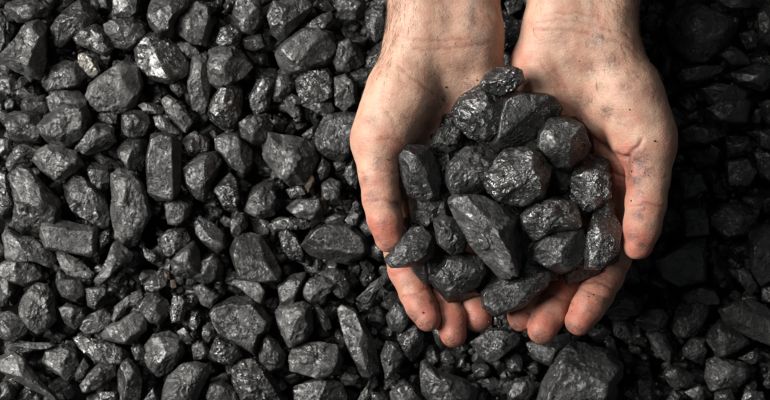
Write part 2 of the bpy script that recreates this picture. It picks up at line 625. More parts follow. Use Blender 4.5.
tile(570, 296, '''
n 120,70 160,10 200,-20 280,20 270,70 200,80
n 255,90 300,50 350,45 375,80 365,125 300,135 260,110
n 400,130 405,70 430,20 490,5 540,30 520,90 480,150 430,170
n =arrow 575,50 640,20 700,15 760,50 800,80 800,180 770,190 700,160 600,110
n 530,170 550,120 580,95 640,130 690,180 640,210 570,235
b =seed 295,145 330,130 365,150 395,210 385,262 330,220
n 435,200 470,160 520,160 520,230 490,255 440,230
b =tooth 520,310 530,250 560,235 680,260 690,310 640,350 540,360
n 650,240 720,200 740,240 700,262
n 360,300 380,270 420,270 480,310 450,350 390,350
d 165,100 220,80 290,150 300,200 230,190 170,150
d 240,360 260,310 310,300 330,360 320,415 245,415
n 370,410 400,360 430,380 420,418
n 440,370 500,340 520,390 500,415
n 560,370 620,360 640,415 560,415
n 660,400 680,360 740,370 750,415
d 720,260 790,240 800,320 740,330
d 425,235 480,255 500,300 450,290
d 230,240 300,230 310,300 260,300
''')
tile(570, 200, '''
n =veiled 330,230 480,150 520,150 520,310 420,330 350,290
n 530,80 570,20 650,10 720,60 700,130 600,150
n 690,130 740,100 800,120 800,280 740,330 700,270
n 740,340 800,320 800,400 740,390
n 640,270 680,260 720,330 700,370 650,310
n 430,360 500,330 560,350 570,400 440,410
d 600,160 680,150 690,230 620,240
d 540,160 600,250 630,340 540,320
d 330,30 420,20 430,120 340,150
n 440,40 520,30 530,130 440,140
''')
tile(570, 100, '''
n 430,120 480,95 560,105 585,140 520,170 440,160
n 600,240 680,225 720,280 690,330 610,330
n 530,30 600,0 690,0 680,90 560,80
d 440,190 570,190 570,260 480,270
n 730,120 790,110 790,200 730,180
n 420,280 500,280 530,350 440,380
d 410,20 500,0 520,80 430,100
n 600,150 690,140 700,200 610,220
d 540,300 590,290 610,390 540,380
n 710,200 790,210 790,330 730,280
''')
tile(570, 0, '''
n =dim 375,90 410,30 480,10 600,60 640,110 600,170 520,240 460,240 400,170
n 560,0 620,-20 700,0 690,30 620,40
n 720,50 800,0 800,180 730,150
n 570,210 620,175 680,210 690,250 620,255
n 415,290 440,255 570,250 600,275 520,310 430,315
d 300,150 380,180 390,230 320,220
n 500,340 560,320 690,340 680,400 540,400
n 650,130 710,110 720,180 680,190
n 620,280 740,240 800,300 740,350 640,320
d 300,20 360,10 380,80 310,110
d 400,-10 500,-15 540,10 440,20
''')
tile(340, 0, '''
s@6 345,35 380,38 402,60 385,95 355,108 340,80
d 350,-10 410,-12 400,20 370,35
''', 2.197)

tile(340, 0, '''
s@101 =topnut 310,185 320,165 345,150 375,147 398,155 403,178 385,195 355,208 325,200
s@94 =facet 250,240 265,215 305,190 340,200 370,235 375,265 350,295 320,310 285,300 255,270
d@88 =shadowed 355,215 400,205 470,212 490,235 480,265 440,300 400,330 350,335 330,310 340,260
d@94 =rightround 440,290 460,262 500,255 530,275 548,320 535,355 500,375 465,360 435,325
d@88 =leftdark 200,310 215,285 245,272 270,290 265,320 235,335 205,328
n@95 =thumbblock 122,335 150,320 195,325 208,350 220,395 215,433 180,441 150,425 135,385
n@95 =midblock 235,365 275,325 310,325 345,345 340,395 300,425 250,430 235,400
s@101 =crown 320,375 365,330 410,325 445,345 460,380 450,430 400,450 350,440 320,410
d@82 450,345 500,370 520,390 500,430 460,420
s@91 =rightnub 510,390 560,370 590,385 595,430 570,455 530,470 508,440
''', 2.197, 'heap')
tile(340, 170, '''
b@100 =prow 240,70 265,52 320,62 360,85 385,110 402,180 395,215 370,245 340,225 285,160 255,110
n@99 =nugget 207,115 225,98 255,110 280,150 275,175 245,185 215,160
n@97 =beak 100,195 155,130 180,125 207,155 200,190 170,210 115,213
d@84 165,80 215,65 235,80 210,110 190,125 165,115
n@90 =underprow 208,235 235,195 270,180 310,195 320,225 300,255 260,272 225,262
s@97 =glossy 400,100 430,70 475,60 515,75 530,110 520,130 470,135 430,155 405,130
d@92 =split 420,175 440,150 480,130 530,125 542,170 530,205 490,228 450,210 425,195
s@93 =sidefin 545,130 560,95 600,90 618,130 610,180 570,215 540,215 538,180
d@80 =keel 312,262 335,225 400,195 468,212 455,255 400,300 345,320 316,300
d@80 190,195 215,190 215,230 195,227
d@82 360,70 410,85 425,160 400,205 370,150
d@80 150,40 245,20 250,120 160,115
d@80 300,-60 420,-40 420,60 310,50
d@80 480,-30 560,-20 565,90 480,95
d@78 200,-80 300,-70 300,0 210,-10
d@79 420,-120 480,-100 500,-30 420,-20
d@74 130,110 215,105 230,200 190,260 145,200
d@74 200,180 300,190 310,270 240,290 195,240
d@73 290,120 380,110 400,200 320,230
d@74 380,150 480,150 480,240 400,250
d@76 470,170 570,170 575,225 500,250
d@76 560,150 612,140 612,200 570,215
d@74 120,-40 220,-50 220,50 140,60
d@73 210,-50 320,-60 330,70 220,80
d@73 330,-60 430,-60 430,70 340,70
d@74 430,-70 545,-60 545,60 440,60
d@77 530,-40 590,-20 600,70 545,70
d@76 480,-130 540,-110 560,-40 490,-40
d@75 270,-160 380,-170 400,-80 280,-80
d@76 390,-165 470,-160 480,-90 400,-90
d@78 215,-130 290,-150 300,-80 225,-70
d@84 205,-20 240,-40 250,20 215,40
d@86 540,60 590,40 605,100 560,110
d@82 350,-110 440,-90 440,-30 350,-30
''', 2.197, 'heap')

# reference phrases and hand-written labels for the lumps one finds first
LM = {
 'cleft': ('the cleft pale lump', 'large pale grey lump with a cleft down its middle, in the top left corner'),
 'glint': ('the gold-glinting chip', 'small chip with a bright pale gold glint, wedged between darker lumps'),
 'hump': ('the humped pale lump', 'humped pale grey lump with a knobbly top, below and right of the gold-glinting chip'),
 'scaly': ('the scaly pale lump', 'wide pale lump with a scaly pitted face, left of the left wrist'),
 'shell': ('the shell-shaped lump', 'pale shell-shaped lump with ridged edge, left of the scaly pale lump'),
 'wedgehead': ('the blunt pale block', 'blunt pale grey block with a chipped face, near the upper left edge'),
 'slab': ('the tall rectangular slab', 'tall smooth rectangular slab of coal with square ends'),
 'pear': ('the tall pear-shaped lump', 'tall pale pear-shaped lump narrowing downwards, beside the tall rectangular slab'),
 'axehead': ('the axe-head lump', 'large axe-head shaped lump above the brick-shaped lump at the left edge'),
 'heart': ('the heart-shaped lump', 'large blunt heart-shaped lump left of the thumb joint, tapering downwards'),
 'cap': ('the round-faced lump', 'smooth round-faced lump touching the outer side of the left thumb base'),
 'brick': ('the brick-shaped lump', 'dull grey brick-shaped lump lying slightly tilted near the left edge'),
 'oblong': ('the rounded oblong lump', 'large rounded oblong lump with smooth dull face, right of centre of the left pile'),
 'triangle': ('the pale triangular chip', 'thin pale triangular chip just below the rounded oblong lump'),
 'whale': ('the wide flat lump', 'wide flat dark lump to the left of the left thumb tip'),
 'curl': ('the pale round-faced knob', 'pale knob lying in front of a curled rim, below the wide flat lump'),
 'sliver': ('the thin flat sliver', 'thin flat sliver lying level near the lower left corner'),
 'speckled': ('the speckled lump', 'pale speckled roundish lump under the thin flat sliver'),
 'spindle': ('the shiny spindle lump', 'long shiny spindle-shaped lump slanting down beside the speckled lump'),
 'broad': ('the broad dull lump', 'broadest dull dark lump near the bottom edge, facing up nearly flat'),
 'anvil': ('the faceted upright lump', 'faceted upright pale lump right of the broad dull lump'),
 'saddle': ('the saddle-shaped lump', 'pale saddle-shaped lump with folded facets just below the faceted upright lump'),
 'plank': ('the long slanting plank', 'long narrow plank-like lump slanting down to the right below the left fingers'),
 'boot': ('the boot-shaped lump', 'boot-shaped dark lump at the bottom edge below the fingertips'),
 'boulder': ('the big glittering boulder', 'biggest lump, glittering and speckled, at the bottom edge under the right hand fingers'),
 'arrow': ('the smooth grey slab at right', 'smooth grey slab with a blunt point at the right edge, lower corner'),
 'seed': ('the pale seed-shaped lump', 'small pale seed-shaped lump with a glint, right of the big glittering boulder'),
 'tooth': ('the tooth-shaped lump', 'pale square tooth-shaped lump near the bottom right corner'),
 'veiled': ('the shaded triangular lump', 'large triangular lump in deep shade right of the right thumb tip'),
 'dim': ('the big dim lump', 'biggest dim rounded lump in deep shade right of the right forearm'),
 'topnut': ('', 'small rounded lump on top of the held heap, nearest the wrists'),
 'facet': ('', 'chunky many-faceted shiny lump at the upper left of the held heap'),
 'shadowed': ('', 'large smooth dark lump behind the many-faceted lump in the hands'),
 'rightround': ('', 'rounded dark lump resting against the right palm in the held heap'),
 'leftdark': ('', 'small dark lump between the left palm and the many-faceted lump'),
 'thumbblock': ('', 'upright squarish lump held against the inside of the left thumb'),
 'midblock': ('', 'squarish dull lump at the middle of the held heap, left of its crown'),
 'crown': ('', 'rough glinting lump crowning the middle of the held heap'),
 'rightnub': ('', 'knobbly shiny lump at the right of the heap, beside the right thumb'),
 'prow': ('', 'largest pale wedge of coal pointing down at the front of the held heap'),
 'nugget': ('', 'small rounded nugget left of the large pale wedge in the hands'),
 'beak': ('', 'pointed beak-shaped lump resting on the left thumb tip and index finger'),
 'underprow': ('', 'medium lump under the large pale wedge, above the left middle finger'),
 'glossy': ('', 'glossy rippled lump right of the large pale wedge in the hands'),
 'split': ('', 'dull dark lump just below the glossy rippled lump in the hands'),
 'sidefin': ('', 'narrow upright lump with a pale face at the heap edge by the right thumb tip'),
 'keel': ('', 'broad dark lump lowest in the heap, resting between both hands fingertips'),
}

def tone_word(t, dark):
    if dark:
        return 'shaded'
    return {'n': 'dark', 'd': 'black', 'b': 'pale grey', 's': 'shiny', 'g': 'glinting', 'w': 'brown'}[t]

DIRS = ['right of', 'above and right of', 'above', 'above and left of', 'left of', 'below and left of', 'below', 'below and right of']
used = set()
marks = [(d[4], d[2].mean(0)) for d in DATA if d[0] == 'bed' and d[4]]

def label_for(key, tone, pts, name):
    if name:
        used.add(LM[name][1])
        return LM[name][1]
    c = pts.mean(0)
    H = hull2(pts)
    C = H - H.mean(0)
    ev, evec = np.linalg.eigh(C.T @ C)
    mj, mn = np.ptp(C @ evec[:, 1]), np.ptp(C @ evec[:, 0])
    ar = mj / mn
    size = 'tiny' if mj < 13 else 'small' if mj < 20 else 'medium' if mj < 36 else 'large'
    if ar > 2.0:
        shape = 'long narrow'
    elif len(H) <= 4:
        shape = 'angular'
    elif ar > 1.45:
        shape = 'oblong'
    elif len(H) <= 6:
        shape = 'blocky'
    else:
        shape = 'rounded'
    tw = tone_word(tone, c[0] > 640 and c[1] < 290)
    base = f'{size} {tw} {shape} lump'
    if key == 'heap':
        refs = [('the largest pale wedge in the hands', np.array([487, 235])), ('the heap crown', np.array([518, 178])), ('the many-faceted held lump', np.array([483, 112]))]
    else:
        refs = [(LM[m][0], q) for m, q in marks]
    refs.sort(key=lambda r: np.hypot(*(r[1] - c)))
    for far in ('just ', ''):
        for ref, q in refs[:8]:
            d = c - q
            dist = np.hypot(*d)
            if far and dist > 48:
                continue
            k = int(round(math.atan2(-d[1], d[0]) / (math.pi / 4))) % 8
            t = f'{base} {far}{DIRS[k]} {ref}'
            if t not in used and len(t.split()) <= 16:
                used.add(t)
                return t
    t = f'{base} {round(c[0])} across'
    return base

FLAT = ('slab', 'brick', 'oblong', 'whale', 'arrow', 'veiled', 'shadowed', 'cap', 'broad', 'triangle', 'keel')
DATA.sort(key=lambda d: 0 if d[4] else 1)
rng0 = np.random.RandomState(11)
tops = []
for i, (key, tone, pts, z, name) in enumerate(DATA):
    rng = np.random.RandomState(1000 + i)
    area_px = 0.5 * abs(np.dot(pts[:, 0], np.roll(pts[:, 1], 1)) - np.dot(pts[:, 1], np.roll(pts[:, 0], 1)))
    if z is None:
        z = rng.uniform(-5, 3) + min(5, area_px / 400.0)
        if tone == 'd':
            z -= 15
    P = np.array([at(p[0], p[1], z)[:2] for p in pts])
    c = P.mean(0)
    big = area_px > 900 or key == 'heap'
    th_ = math.sqrt(area_px) * 0.6 * 0.85 if key == 'heap' else None
    rgh = rng.uniform(1.2, 2.2) if tone in 'sb' else rng.uniform(0.7, 1.7)
    if name in ('brick', 'slab', 'oblong', 'whale', 'sidefin', 'shadowed', 'arrow', 'keel', 'rightround', 'triangle'):
        rgh = 0.5
    rgh *= 0.8
    if name in FLAT and not th_:
        th_ = math.sqrt(area_px) * 0.6 * 0.6
    V, Fc = lump_shape((P - c) * (1.07 if key == 'heap' else 1.06), rng, 5 if big else 4, th_, rgh, flat=name in FLAT)
    me = make_mesh('coal_lump', V, Fc, MAT[tone])
    lab = label_for(key, tone, pts, name)
    link('coal_lump', me, (c[0], c[1], z), label=lab, category='coal',
         group='coal lumps heaped in the hands' if key == 'heap' else 'coal lumps spread over the ground')
    tops.append((c[0], c[1], max(np.ptp(P[:, 0]), np.ptp(P[:, 1])) / 2, key))
print('lumps', len(DATA), 'labels', len(used))

# lower layers and what lies under the hands and past the frame: rubble nobody could count
def merged(name, items, mat):
    vs, fs, n = [], [], 0
    for V, Fc in items:
        vs.append(V)
        fs.append(Fc + n)
        n += len(V)
    return make_mesh(name, np.concatenate(vs), np.concatenate(fs), mat)

rng = np.random.RandomState(5)
protos = []
for k in range(14):
    a = np.sort(rng.uniform(0, 2 * math.pi, 8))
    r = rng.uniform(0.75, 1.0, 8)
    poly = np.stack([np.cos(a) * r * rng.uniform(14, 18), np.sin(a) * r * rng.uniform(11, 15)], 1)
    protos.append(lump_shape(poly, rng, 3, fit=False))
items = []
def scatter(x0, x1, y0, y1, step, z, zj, s0, s1, keep=None):
    x = x0
    while x < x1:
        y = y0
        while y < y1:
            px, py = x + rng.uniform(-.35, .35) * step, y + rng.uniform(-.35, .35) * step
            if keep is None or keep(px, py):
                V, Fc = protos[rng.randint(len(protos))]
                Q = (V * rng.uniform(s0, s1)) @ rot_rand(rng).T
                items.append((Q + np.array([px, py, z + rng.uniform(-zj, zj)]), Fc))
            y += step
        x += step
scatter(-380, 380, -260, 300, 26, -38, 5, 0.9, 1.3)
scatter(-300, 300, -170, 170, 17, -20, 4, 0.5, 0.85)
LUMPS = np.array([(a, b, c) for a, b, c, k in tops if k == 'bed'])
def free(px, py):
    return np.min(np.hypot(LUMPS[:, 0] - px, LUMPS[:, 1] - py) - LUMPS[:, 2] * 0.75) > 9
scatter(-260, 260, -150, 150, 12, -13, 4, 0.3, 0.6)
scatter(-380, 380, -260, 300, 21, -3, 4, 0.6, 1.0, free)
me = merged('coal_rubble', items, MAT['d'])
link('coal_rubble', me, kind='stuff', label='smaller black coal pieces filling the gaps beneath the larger lumps', category='coal')

# crumbs
items = []
for k in range(420):
    V, Fc = ICO[2]
    px, py = rng.uniform(0, 770), rng.uniform(0, 400)
    z = rng.uniform(-14, -6)
    p = at(px, py, z)
    n = V * rng.uniform(0.9, 2.6, 3) * (1 + 0.25 * perlin(V * 1.3 + rng.uniform(0, 90)))[:, None]
    items.append((n @ rot_rand(rng).T + p, Fc))
me = merged('coal_crumbs', items, MAT['n'])
link('coal_crumbs', me, kind='stuff', label='tiny coal crumbs sifted down between the lumps', category='coal')

# ground under it all
m, nt, b = nodes('coal_dust')
b.inputs['Base Color'].default_value = (0.012, 0.012, 0.011, 1)
b.inputs['Roughness'].default_value = 0.9
nz = N(nt, 'ShaderNodeTexNoise', Scale=300.0, Detail=6.0)
bp = N(nt, 'ShaderNodeBump', Strength=0.8, Distance=0.002)
nt.links.new(nz.outputs['Fac'], bp.inputs['Height'])
nt.links.new(bp.outputs[0], b.inputs['Normal'])
g = np.array([[-2500, -2500, -56], [2500, -2500, -56], [2500, 2500, -56], [-2500, 2500, -56.]])
o = link('ground', make_mesh('ground', g, np.array([[0, 1, 2, 3]]), m, False), kind='structure')

# ------------------------------------------------------------------ hands: signed distance, then a surface net
def smin(a, b, k):
    h = np.clip(0.5 + 0.5 * (b - a) / k, 0, 1)
    return b + (a - b) * h - k * h * (1 - h)

def rcone(p, A, B, ra, rb):
    ba = B - A
    l2 = ba @ ba
    t = np.clip(((p - A) @ ba) / l2, 0, 1)
    d = p - A - t[..., None] * ba
    return np.sqrt((d * d).sum(-1)) - (ra + (rb - ra) * t)

def cv(q):                       # px,py,z,r(px) -> mm
    a = at(q[0], q[1], q[2])
    return a, q[3] * sc(q[2])

def chain(p, pts, k):
    d = None
    for a, b in zip(pts[:-1], pts[1:]):
        A, ra = cv(a)
        B, rb = cv(b)
        e = rcone(p, A.astype(p.dtype), B.astype(p.dtype), ra, rb)
        d = e if d is None else smin(d, e, k)
    return d

def hand_sdf(p, H):
    d = None
    for pts, k in H['palm']:
        e = chain(p, pts, 4.0)
        d = e if d is None else smin(d, e, k)
    d = smin(d, chain(p, H['thumb'], 3.5), 7.0)
    f = None
    for pts in H['fingers']:
        e = chain(p, pts, 2.5)
        f = e if f is None else smin(f, e, 0.7)
    return smin(d, f, 6.0)

def surface_net(Fg, org, h):
    ins = Fg < 0
    nx, ny, nz_ = Fg.shape
    s = np.zeros((nx - 1, ny - 1, nz_ - 1), np.int8)
    cor = [(a, b, c) for a in (0, 1) for b in (0, 1) for c in (0, 1)]
    for a, b, c in cor:
        s += ins[a:nx - 1 + a, b:ny - 1 + b, c:nz_ - 1 + c]
    act = (s > 0) & (s < 8)
    ci = np.argwhere(act)
    vid = np.full(act.shape, -1, np.int64)
    vid[act] = np.arange(len(ci))
    acc = np.zeros((len(ci), 3))
    cnt = np.zeros(len(ci))
    for a in cor:
        for ax in range(3):
            if a[ax]:
                continue
            b = list(a)
            b[ax] = 1
            fa = Fg[ci[:, 0] + a[0], ci[:, 1] + a[1], ci[:, 2] + a[2]]
            fb = Fg[ci[:, 0] + b[0], ci[:, 1] + b[1], ci[:, 2] + b[2]]
            mk = (fa < 0) != (fb < 0)
            t = np.where(mk, fa / np.where(mk, fa - fb, 1), 0)
            q = np.array(a, float)[None] + t[:, None] * (np.array(b, float) - np.array(a, float))[None]
            acc += q * mk[:, None]
            cnt += mk
    V = (ci + acc / cnt[:, None]) * h + org
    quads = []
    for ax in range(3):
        u, v = (ax + 1) % 3, (ax + 2) % 3
        lo = [slice(None)] * 3
        hi = [slice(None)] * 3
        lo[ax], hi[ax] = slice(0, -1), slice(1, None)
        e = np.argwhere(ins[tuple(lo)] != ins[tuple(hi)])
        e = e[(e[:, u] > 0) & (e[:, v] > 0) & (e[:, u] < Fg.shape[u] - 1) & (e[:, v] < Fg.shape[v] - 1)]
        def cell(du, dv):
            c = e.copy()
            c[:, u] += du
            c[:, v] += dv
            return vid[c[:, 0], c[:, 1], c[:, 2]]
        q = np.stack([cell(-1, -1), cell(0, -1), cell(0, 0), cell(-1, 0)], 1)
        flip = ~ins[e[:, 0], e[:, 1], e[:, 2]]
        q[flip] = q[flip][:, ::-1]
        quads.append(q)
    return V, np.concatenate(quads)

LEFT = {
 'palm': [
  ([(425, -260, 118, 46), (421, -60, 88, 38), (424, 30, 82, 34.5)], 12),
  ([(470, -260, 116, 46), (463, -60, 86, 37), (466, 32, 80, 34)], 12),
  ([(424, 34, 82, 33), (402, 92, 85, 34), (384, 132, 86, 31)], 10),
  ([(468, 36, 80, 33), (476, 84, 74, 29), (481, 140, 66, 24)], 10),
  ([(445, 50, 76, 32), (420, 130, 64, 24), (398, 188, 61, 21)], 10),
  ([(445, 50, 76, 32), (436, 130, 58, 22), (425, 200, 57, 20)], 9),
  ([(450, 50, 76, 30), (455, 130, 56, 21), (451, 204, 56, 19)], 9),
  ([(455, 50, 76, 30), (472, 130, 60, 21), (475, 196, 58, 18)], 9)],
 'thumb': [(400, 95, 84, 30), (377, 146, 88, 24.5), (379, 174, 91, 20), (381, 200, 92, 18.3), (385, 220, 93, 17), (389, 238, 92, 14.8)],
 'fingers': [
  [(394, 195, 61, 20), (401, 250, 60, 17.5), (406, 270, 64, 17.2), (415, 293, 71, 15.9), (421.5, 306, 77, 15.4), (427.5, 318.5, 81, 13.0)],
  [(424, 203, 57, 19), (434, 262, 55, 17), (445, 300, 63, 15.9), (450, 318, 70, 15.6), (453.5, 334.5, 75, 13.4)],
  [(451, 205, 56, 18), (461, 260, 53, 16), (470, 290, 58, 15.4), (475, 305, 63, 15.4), (478.5, 318, 67, 13.8)],
  [(475, 197, 58, 17), (482, 240, 50, 14), (487, 266, 48, 13), (490, 286, 50, 12)]],
}
RIGHT = {
 'palm': [
  ([(560, -260, 116, 46), (567, -60, 86, 38), (562, 18, 80, 35)], 12),
  ([(612, -260, 118, 46), (611, -60, 88, 38), (602, 36, 82, 32.5)], 12),
  ([(603, 44, 82, 32), (626, 94, 86, 35), (643, 134, 87, 33)], 10),
  ([(556, 32, 80, 32), (543, 63, 76, 31), (540, 100, 70, 28), (541, 140, 64, 24)], 10),
  ([(580, 50, 76, 32), (608, 130, 64, 24), (632, 190, 61, 21)], 10),
  ([(580, 50, 76, 32), (592, 130, 58, 22), (604, 203, 57, 20)], 9),
  ([(575, 50, 76, 30), (572, 130, 56, 21), (578, 206, 56, 19)], 9),
  ([(570, 50, 76, 30), (553, 130, 60, 21), (552, 198, 58, 18)], 9)],
 'thumb': [(628, 96, 85, 30), (649, 150, 88, 25), (648, 178, 91, 21), (646, 203, 92, 19.3), (642, 226, 93, 18), (638, 244, 92, 15.8)],
 'fingers': [
  [(634, 195, 61, 20), (613, 255, 60, 19), (605, 275, 64, 18.5), (596, 294, 71, 17.0), (588, 307, 77, 16.6), (579.5, 321.5, 81, 14.2)],
  [(604, 205, 57, 19), (576, 262, 55, 18), (557, 297, 63, 16.8), (549, 314, 70, 16.8), (542, 329.5, 76, 14.6)],
  [(578, 207, 56, 18), (552, 262, 53, 16.5), (537, 292, 58, 16), (529, 305, 63, 16), (521.5, 317, 67, 14.6)],
  [(552, 198, 58, 17), (530, 245, 50, 14), (519, 268, 48, 13), (511, 286, 50, 12)]],
}

def to_px(V):
    s = (CAM_Z - V[:, 2]) / 770.0 * 0.6
    return np.stack([V[:, 0] / s + 385, 200 - V[:, 1] / s], 1)

def polydist(Q, pts):
    d = np.full(len(Q), 1e9)
    for a, b in zip(pts[:-1], pts[1:]):
        a, b = np.array(a, float), np.array(b, float)
        t = np.clip(((Q - a) @ (b - a)) / ((b - a) @ (b - a)), 0, 1)
        d = np.minimum(d, np.hypot(*(Q - a - t[:, None] * (b - a)).T))
    return d

def vnormals(V, Q):
    n = np.cross(V[Q[:, 2]] - V[Q[:, 0]], V[Q[:, 3]] - V[Q[:, 1]])
    r = np.zeros_like(V)
    for k in range(4):
        np.add.at(r, Q[:, k], n)
    return r / np.maximum(np.linalg.norm(r, axis=1), 1e-9)[:, None]

# grooves: photo-px polyline, width px, depth mm (negative = raised tendon or fold)
GROOVE_L = [
 ([(392, 44), (420, 50), (450, 49), (492, 42)], 2.0, 0.28), ([(395, 36), (430, 41), (470, 38)], 1.5, 0.3),
 ([(466, -20), (469, 25)], 6, -0.3), ([(440, -20), (444, 28)], 6, -0.25),
 ([(399, 66), (412, 78), (437, 96), (446, 120)], 2.2, 0.5), ([(383, 108), (391, 118), (396, 130)], 1.4, 0.2),
 ([(388, 112), (399, 128)], 1.2, 0.35), ([(378, 140), (390, 138), (404, 144)], 1.8, 0.5),
 ([(360, 172), (378, 170), (398, 172)], 1.6, 0.5), ([(365, 202), (382, 199), (398, 203)], 1.7, 0.7), ([(364, 197), (382, 194)], 1.2, 0.3),
 ([(392, 275), (405, 270), (420, 268)], 1.6, 0.6), ([(402, 298), (414, 293), (430, 288)], 1.6, 0.7),
 ([(432, 302), (446, 300), (460, 298)], 1.6, 0.7), ([(460, 292), (470, 290), (485, 287)], 1.6, 0.6),
]
GROOVE_R = [
 ([(536, 22), (560, 19), (590, 24), (628, 34)], 1.8, 0.5), ([(533, 30), (565, 29), (600, 36), (630, 46)], 1.8, 0.55), ([(545, 14), (575, 13), (600, 17)], 1.3, 0.3),
 ([(570, -20), (572, 15)], 6, -0.2), ([(590, -20), (588, 18)], 6, -0.2),
 ([(584, 130), (598, 144), (613, 152), (627, 158)], 2.4, 1.5), ([(627, 158), (629, 168), (628, 180)], 2.2, 1.2), ([(627, 157), (634, 149), (642, 140)], 2.2, 0.8),
 ([(606, 168), (618, 175), (630, 177)], 2.0, 1.0), ([(600, 140), (612, 147)], 1.4, 0.4),
 ([(556, 70), (570, 96), (592, 126)], 2.0, 0.35), ([(540, 60), (560, 86)], 1.5, 0.25),
 ([(632, 178), (650, 175), (667, 178)], 1.5, 0.4), ([(630, 206), (646, 203), (663, 207)], 1.7, 0.7), ([(631, 211), (647, 209)], 1.2, 0.3),
 ([(585, 282), (598, 281), (613, 290)], 1.6, 0.7), ([(580, 289), (596, 294), (610, 300)], 1.2, 0.3), ([(598, 262), (612, 262), (626, 268)], 1.5, 0.5),
 ([(542, 292), (556, 297), (572, 304)], 1.6, 0.7), ([(524, 287), (537, 293), (548, 298)], 1.5, 0.5),
]
# coal smudges: px, py, radius px, strength
DIRT_L = [(378, 162, 6, .5), (372, 196, 5, .55), (396, 204, 4, .6), (383, 222, 5, .35), (380, 240, 4, .4), (414, 318, 7, .6), (427, 325, 8, .5), (420, 300, 6, .35), (452, 343, 9, .55),
 (458, 330, 6, .4), (478, 325, 8, .5), (446, 98, 8, .45), (436, 108, 8, .5), (428, 124, 6, .4), (470, 22, 9, .35), (478, 42, 10, .35), (404, 118, 6, .3), (456, 70, 12, .22), (412, 64, 8, .2), (372, 120, 6, .25),
 (468, 88, 9, .4), (492, 66, 8, .3), (366, 180, 4, .4), (405, 285, 6, .3), (388, 246, 5, .4)]
DIRT_R = [(640, 160, 9, .6), (645, 172, 8, .6), (636, 182, 5, .7), (641, 192, 6, .4), (638, 216, 5, .55), (632, 236, 5, .5), (643, 246, 5, .6), (652, 226, 5, .4), (644, 205, 5, .4),
 (597, 40, 8, .45), (612, 62, 11, .4), (590, 70, 9, .35), (606, 112, 7, .5), (586, 100, 8, .4), (625, 88, 9, .3), (560, 40, 8, .2), (634, 74, 7, .3), (600, 88, 6, .35), (620, 122, 7, .25),
 (570, 328, 7, .6), (582, 330, 6, .5), (600, 280, 7, .4), (612, 300, 6, .4), (540, 338, 8, .6), (550, 312, 6, .4), (515, 325, 8, .55), (528, 316, 6, .4), (590, 310, 6, .4), (566, 62, 7, .2), (655, 118, 8, .25), (578, 118, 7, .35)]
RED_L = [(362, 150, 14, .35), (371, 190, 14, .6), (385, 230, 20, .9), (402, 275, 22, .7), (425, 315, 22, 1), (452, 335, 24, 1.1), (478, 318, 20, 1), (430, 240, 50, .6), (380, 138, 14, .3), (398, 150, 10, .5), (440, 285, 24, 1.0)]
RED_R = [(627, 158, 12, .8), (618, 180, 22, .9), (646, 210, 18, .6), (638, 240, 20, .9), (580, 318, 22, .9), (600, 285, 22, .6), (543, 328, 22, 1), (521, 318, 20, .9), (560, 290, 22, .8), (600, 230, 40, .6), (520, 60, 14, .4), (598, 140, 14, .4), (662, 150, 12, .3)]

